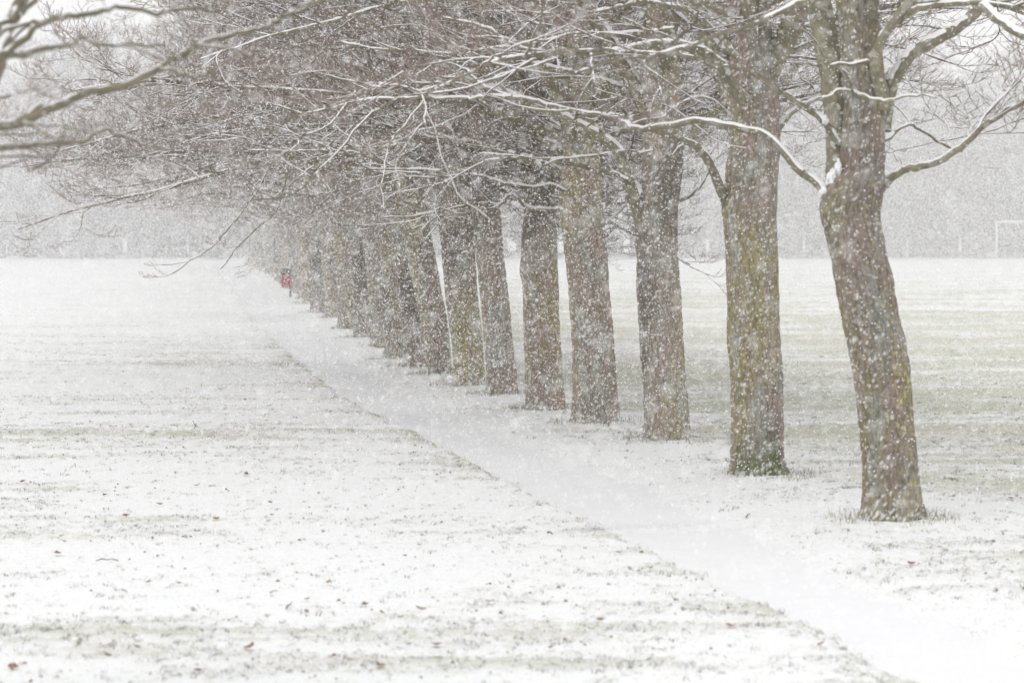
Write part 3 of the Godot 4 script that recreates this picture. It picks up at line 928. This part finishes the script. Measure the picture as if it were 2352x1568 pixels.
# ---------------------------------------------------------------- small things
func build_bin() -> void:
	var at := foot(664.5, 682)
	var root := thing("litter_bin", Vector3(at.x, ground_y(at.x, -at.z), at.z), "small red litter bin with a dark lid on a short post beside the path", "bin")
	var red := mat(Color(0.36, 0.055, 0.055), 0.6)
	var dark := mat(Color(0.05, 0.055, 0.06), 0.5)
	var grey := mat(Color(0.12, 0.12, 0.125), 0.6)
	var post := CylinderMesh.new(); post.top_radius = 0.03; post.bottom_radius = 0.03; post.height = 0.8; post.material = grey
	part("post", post, root).position = Vector3(0.02, 0.38, -0.10)
	var body := MB.new()
	rounded_box(body, Vector3(-0.10, 0.43, 0.03), Vector3(0.25, 0.36, 0.2), 0.03)
	part("body", body.mesh(red), root)
	var lid := MB.new()
	rounded_box(lid, Vector3(-0.10, 0.70, 0.03), Vector3(0.27, 0.17, 0.22), 0.05)
	var l := part("lid", lid.mesh(dark), root)
	var sn := MB.new()
	rounded_box(sn, Vector3(-0.10, 0.797, 0.03), Vector3(0.25, 0.03, 0.2), 0.012)
	part("snow", sn.mesh(M.snow_plain), l)
	var slot := BoxMesh.new(); slot.size = Vector3(0.17, 0.04, 0.01); slot.material = mat(Color(0.01, 0.01, 0.01))
	part("slot", slot, l).position = Vector3(-0.10, 0.68, 0.14)

func rounded_box(b: MB, c: Vector3, s: Vector3, r: float) -> void:
	var rows := 4
	var cols := 4 * 5 + 1
	var pos := PackedVector3Array(); var uvs := PackedVector2Array(); var cs := PackedColorArray()
	var ys := [-0.5 * s.y, -0.5 * s.y, 0.5 * s.y - r, 0.5 * s.y - r * 0.3, 0.5 * s.y, 0.5 * s.y]
	var ins := [1.0, 0.0, 0.0, 0.3, 0.9, 3.0]
	for i in 6:
		for j in cols:
			var q := (j % (cols - 1)) / 5
			var a := (q + float((j % 5)) / 4.0) * PI / 2
			if j == cols - 1:
				a = 0.0
				q = 0
			var sx := 1.0 if q == 0 or q == 3 else -1.0
			var sz := -1.0 if q < 2 else 1.0
			var hx := s.x * 0.5 - r
			var hz := s.z * 0.5 - r
			var p := Vector3(sx * hx + cos(a) * r, ys[i], sz * hz - sin(a) * r)
			if ins[i] >= 3.0:
				p = Vector3(0, ys[i], 0)
			elif i == 0:
				p = Vector3(0, ys[i], 0)
			else:
				p -= Vector3(cos(a), 0, -sin(a)) * r * ins[i]
			pos.append(c + p)
			uvs.append(Vector2.ZERO)
			cs.append(Color.WHITE)
	b.grid(6, cols, pos, uvs, cs, false, true)

func build_goal() -> void:
	var g := at_depth(2290, 600, 184.0)
	var root := thing("football_goal", Vector3(g.x, 0.0, g.z), "white football goal frame standing far out on the snowy field", "goal")
	var white := mat(Color(0.86, 0.86, 0.86), 0.5)
	for x in [0.0, 7.32]:
		var p := CylinderMesh.new(); p.top_radius = 0.06; p.bottom_radius = 0.06; p.height = 2.5; p.material = white
		part("post", p, root).position = Vector3(x, 1.19, 0)
	var bar := CylinderMesh.new(); bar.top_radius = 0.06; bar.bottom_radius = 0.06; bar.height = 7.44; bar.material = white
	var b := part("crossbar", bar, root)
	b.position = Vector3(3.66, 2.5, 0)
	b.rotation.z = PI / 2

func build_litter() -> void:
	var rng := RandomNumberGenerator.new()
	rng.seed = 77
	var kinds := []
	for s in 4:
		var b := MB.new()
		var pos := PackedVector3Array(); var uvs := PackedVector2Array(); var cs := PackedColorArray()
		var curl := rng.randf_range(8.0, 16.0)
		var tone := Color(0.24, 0.15, 0.10).lerp(Color(0.34, 0.22, 0.16), rng.randf())
		for i in 9:
			var t := i / 8.0
			var w := 0.019 * sin(PI * pow(t, 0.75)) * (1.0 + 0.3 * (i % 2)) + 0.0008
			for j in 5:
				var u := j / 2.0 - 1.0
				var x := u * w
				pos.append(Vector3(x, 0.004 + curl * x * x * (1.6 if u > 0 else 0.8) + 0.014 * pow(t - 0.4, 2.0) * 3.0 + rng.randf() * 0.002, (t - 0.5) * 0.055))
				uvs.append(Vector2(u, t))
				cs.append(tone * rng.randf_range(0.8, 1.15))
		b.grid(9, 5, pos, uvs, cs, true)
		var m := b.mesh(M.leaf)
		kinds.append(m)
	for q in [[365, 1160], [495, 1193], [289, 1186], [131, 1270], [930, 1280], [962, 1255], [565, 1092], [625, 1185], [452, 1548], [872, 1538], [51, 1110], [620, 1156], [755, 1343], [412, 1343], [340, 1340], [1005, 1489], [1888, 1485], [1676, 1444], [2095, 1300], [1381, 1430], [1266, 1494], [2321, 1150], [145, 1241], [240, 1138], [452, 1117], [520, 1128], [60, 1147], [245, 1510], [30, 1538], [575, 1495], [312, 1492], [705, 1382], [838, 1395], [876, 1412], [968, 1406], [1125, 1388], [1788, 1265], [2000, 1155]]:
		var p := on_ground(q[0], q[1])
		var o := part("fallen_leaf", kinds[rng.randi() % 4], self)
		o.name = numbered("fallen_leaf")
		o.position = Vector3(p.x, ground_y(p.x, -p.z) + 0.008, p.z)
		o.rotation = Vector3(rng.randf_range(-0.3, 0.3), rng.randf() * TAU, rng.randf_range(-0.3, 0.3))
		var big := rng.randf_range(0.55, 1.1)
		o.scale = Vector3.ONE * big
		var e := edges(-p.z)
		var said := "large curled brown leaf lying on the snowy lawn" if big > 0.85 else "small curled brown leaf lying on the snowy lawn"
		if p.x > e.y:
			said = "curled brown leaf on the snow between the path and the trees"
		elif p.x > e.x - 0.9:
			said = "curled brown leaf on the grassy edge of the path"
		tag(o, said, "leaf", "fallen leaves on the snow")
	var tw := [
		[[[219, 1288], [232, 1285], [245, 1284], [258, 1286], [270, 1288]], 0.0035, "long bowed dark twig lying flat on the snow"],
		[[[655, 1407], [660, 1400], [666, 1394], [672, 1388]], 0.004, "short stout dark twig lying slantwise on the snow"],
		[[[442, 987], [446, 983], [450, 980], [451, 974]], 0.004, "forked twig standing up out of the snowy lawn"],
		[[[620, 1366], [628, 1364], [637, 1361]], 0.003, "thin straight grey twig lying on the snow"],
		[[[281, 1354], [284, 1360], [290, 1363]], 0.003, "tiny hooked dark twig stuck in the snow"],
		[[[1716, 1190], [1718, 1184], [1721, 1178]], 0.004, "small upright twig beside the snowed-over path"],
		[[[1258, 1226], [1262, 1227], [1269, 1230]], 0.006, "stubby dark twig by the grassy path edge"],
	]
	for t in tw:
		var c := on_ground(t[0][t[0].size() / 2][0], t[0][t[0].size() / 2][1])
		var pts := PackedVector3Array()
		for k in t[0].size():
			var q: Array = t[0][k]
			var g := on_ground(q[0], q[1])
			# lying along the ground, a little off it at the ends
			pts.append(Vector3(g.x - c.x, 0.006 + 0.006 * (k % 2), (g.z - c.z) * 0.7))
		var b := MB.new()
		b.tube(pts, taper(pts.size(), t[1], t[1] * 0.6), 5, Color(0.10, 0.085, 0.07), Color(0.12, 0.09, 0.075))
		if t[0].size() == 4 and t[1] == 0.004 and t[0][0][1] < 1000:
			b.tube(PackedVector3Array([pts[1], pts[1] + Vector3(-0.02, 0.05, 0)]), PackedFloat32Array([0.003, 0.002]), 5, Color(0.10, 0.085, 0.07), Color(0.12, 0.09, 0.075))
		var o := part("fallen_twig", b.mesh(M.wood), self)
		o.name = numbered("fallen_twig")
		o.position = Vector3(c.x, ground_y(c.x, -c.z) + 0.004, c.z)
		tag(o, t[2], "twig")

func build_woods() -> void:
	# a far wood that reads as one grey mass behind the field
	var rng := RandomNumberGenerator.new()
	rng.seed = 303
	var b := MB.new()
	var col := Color(0.10, 0.09, 0.075)
	b.tube(PackedVector3Array([Vector3(0, -0.3, 0), Vector3(0.1, 3, 0), Vector3(0, 7, 0.2), Vector3(0.2, 11, 0)]), PackedFloat32Array([0.35, 0.28, 0.2, 0.05]), 6, col, col)
	for k in 70:
		var h := rng.randf_range(1.5, 10.5)
		var a := rng.randf() * TAU
		var ln := (1.0 - absf(h - 5.0) / 9.0) * rng.randf_range(2.0, 4.5)
		var p := bent(rng, Vector3(0, h, 0), Vector3(cos(a), rng.randf_range(0.2, 0.9), sin(a)), ln, 4, 0.25, 0.0)
		b.tube(p, taper(5, 0.07, 0.02), 3, col, col)
		for m in 14:
			var q := p[1 + rng.randi() % 4]
			var e := bent(rng, q, Vector3(rng.randf_range(-1, 1), rng.randf_range(-0.5, 1), rng.randf_range(-1, 1)), rng.randf_range(0.6, 1.5), 2, 0.4, 0.0)
			b.tube(e, taper(3, 0.03, 0.015), 3, col, Color(0.12, 0.09, 0.08))
	var m := b.mesh(M.wood)
	var xf: Array[Transform3D] = []
	for k in 900:
		var x := rng.randf_range(-95.0, 95.0)
		var z := -rng.randf_range(196.0, 270.0)
		var s := rng.randf_range(0.8, 1.35)
		xf.append(Transform3D(Basis(Vector3.UP, rng.randf() * TAU).scaled(Vector3(s, s * rng.randf_range(0.85, 1.2), s)), Vector3(x, 0, z)))
	scatter("woodland", "far bare wood fading into the snowfall behind the field", m, xf)

func flake_cell(rng: RandomNumberGenerator, side: float, count: int, small: float, more: float) -> ArrayMesh:
	var b := MB.new()
	for k in count:
		var c := Vector3(rng.randf(), rng.randf(), rng.randf()) * side - Vector3.ONE * side * 0.5
		var r := small + more * pow(rng.randf(), 2.0)
		var ax := Basis(Vector3(rng.randf_range(-1, 1), rng.randf_range(-1, 1), rng.randf_range(-1, 1)).normalized(), rng.randf() * TAU)
		var f := b.v.size()
		for q in [Vector3.RIGHT, Vector3.UP, Vector3.BACK, Vector3.LEFT, Vector3.DOWN, Vector3.FORWARD]:
			var o: Vector3 = ax * (q * r * rng.randf_range(0.75, 1.25))
			b.v.append(c + o)
			b.n.append(o.normalized())
			b.uv.append(Vector2.ZERO)
			b.c.append(Color.WHITE)
		# 0 +x, 1 +y, 2 +z, 3 -x, 4 -y, 5 -z; clockwise from outside
		for t in [[0, 2, 1], [2, 3, 1], [3, 5, 1], [5, 0, 1], [2, 0, 4], [3, 2, 4], [5, 3, 4], [0, 5, 4]]:
			b.ix.append_array([f + t[0], f + t[1], f + t[2]])
	return b.mesh(M.flake)

func fill_air(rng: RandomNumberGenerator, d0: float, d1: float, side: float) -> Array[Transform3D]:
	var out: Array[Transform3D] = []
	var d := d0 + side * 0.5
	while d < d1:
		var n := int(ceil((0.192 * d + 0.8) / side))
		var y := side * 0.5
		while y - side * 0.5 < 1.9 + 0.085 * d:
			for k in range(-n, n + 1):
				var bs := Basis(Vector3.UP, PI / 2 * (rng.randi() % 4))
				if rng.randi() % 2 == 0:
					bs = bs.rotated(Vector3.RIGHT, PI)
				if rng.randi() % 2 == 0:
					bs = bs.rotated(Vector3.FORWARD, PI / 2)
				out.append(Transform3D(bs, Vector3(k * side, y, -d)))
			y += side
		d += side
	return out

func build_snowfall() -> void:
	# blocks of air with flakes, laid side by side over path, trees and field
	var rng := RandomNumberGenerator.new()
	rng.seed = 505
	scatter("falling_snow", "loose white snowflakes falling through the air over the path", flake_cell(rng, 3.0, 7000, 0.0017, 0.0028), fill_air(rng, 3.0, 15.0, 3.0))
	scatter("falling_snow", "dense white snowflakes falling between the trees of the row", flake_cell(rng, 4.0, 20000, 0.0023, 0.0031), fill_air(rng, 15.0, 55.0, 4.0))
	scatter("falling_snow", "white snowfall veiling the far field and the wood", flake_cell(rng, 7.0, 20000, 0.0058, 0.0055), fill_air(rng, 55.0, 188.0, 7.0))

func _ready() -> void:
	# ---- camera, sky, sun, exposure
	var cam := Camera3D.new()
	cam.name = "camera"
	add_child(cam)
	var lens := CameraAttributesPhysical.new()
	lens.frustum_focal_length = 12.0 / (784.0 / FPX)
	lens.frustum_near = 0.1
	lens.frustum_far = 900.0
	lens.frustum_focus_distance = 26.0
	lens.exposure_aperture = 4.5
	lens.exposure_shutter_speed = 100.0
	lens.exposure_sensitivity = 100.0
	cam.attributes = lens
	cam.fov = rad_to_deg(2.0 * atan(784.0 / FPX))
	cam.far = 900.0
	cam.position = Vector3(0, EYE, 0)
	cam.rotation.x = -PITCH
	cam.current = true

	var we := WorldEnvironment.new()
	we.name = "world_environment"
	var env := Environment.new()
	env.background_mode = Environment.BG_SKY
	var sky := Sky.new()
	var sm := ProceduralSkyMaterial.new()
	sm.sky_top_color = Color(0.955, 0.955, 0.96)
	sm.sky_horizon_color = Color(0.93, 0.93, 0.935)
	sm.ground_horizon_color = Color(0.93, 0.93, 0.935)
	sm.ground_bottom_color = Color(0.93, 0.93, 0.935)
	sm.sun_angle_max = 1.0
	sky.sky_material = sm
	env.sky = sky
	env.tonemap_mode = Environment.TONE_MAPPER_LINEAR
	env.tonemap_exposure = 1.52
	env.sdfgi_enabled = true
	env.ssao_enabled = true
	env.ssil_enabled = true
	env.fog_enabled = true
	env.fog_density = 0.0014
	env.fog_light_color = Color(0.95, 0.95, 0.955)
	we.environment = env
	add_child(we)
	var sun := DirectionalLight3D.new()
	sun.name = "sun"
	sun.light_energy = 0.3
	sun.light_angular_distance = 30.0
	sun.light_color = Color(1.0, 0.99, 0.98)
	sun.shadow_enabled = true
	sun.rotation = Vector3(-1.0, -0.6, 0)
	add_child(sun)

	# ---- noises and materials
	na = noise(0.35, 3, 3)
	nb = noise(1.3, 5, 3)
	nc = noise(7.0, 9, 3)
	nl = noise(9.0, 17, 3)
	M.wood = mat(Color.WHITE, 0.9, true)
	M.blade = mat(Color.WHITE, 0.8, true)
	M.blade.backlight_enabled = true
	M.blade.backlight = Color(0.4, 0.4, 0.4)
	M.leaf = mat(Color.WHITE, 0.8, true)
	M.snow_plain = mat(Color(0.84, 0.84, 0.85), 0.95)
	M.snow = mat(Color.WHITE, 0.95, true)
	var sn := NoiseTexture2D.new()
	sn.width = 512; sn.height = 512; sn.seamless = true; sn.as_normal_map = true; sn.bump_strength = 3.0
	sn.noise = noise(0.02, 61, 4)
	M.snow.normal_enabled = true
	M.snow.normal_texture = sn
	M.snow.normal_scale = 0.35
	M.flake = mat(Color(0.95, 0.95, 0.955), 1.0)
	M.flake.specular_mode = BaseMaterial3D.SPECULAR_DISABLED
	var bt := bark_textures()
	M.bark = mat(Color.WHITE, 0.92, true)
	M.bark.albedo_texture = bt[0]
	M.bark.normal_enabled = true
	M.bark.normal_texture = bt[1]
	M.bark.normal_scale = 1.0
	M.limb = M.bark
	print("materials ", Time.get_ticks_msec())

	build_sprays()
	build_trees()
	print("trees ", Time.get_ticks_msec())
	build_ground()
	print("ground ", Time.get_ticks_msec())
	build_grass()
	build_woods()
	build_bin()
	build_goal()
	build_litter()
	build_snowfall()
	print("done ", Time.get_ticks_msec())
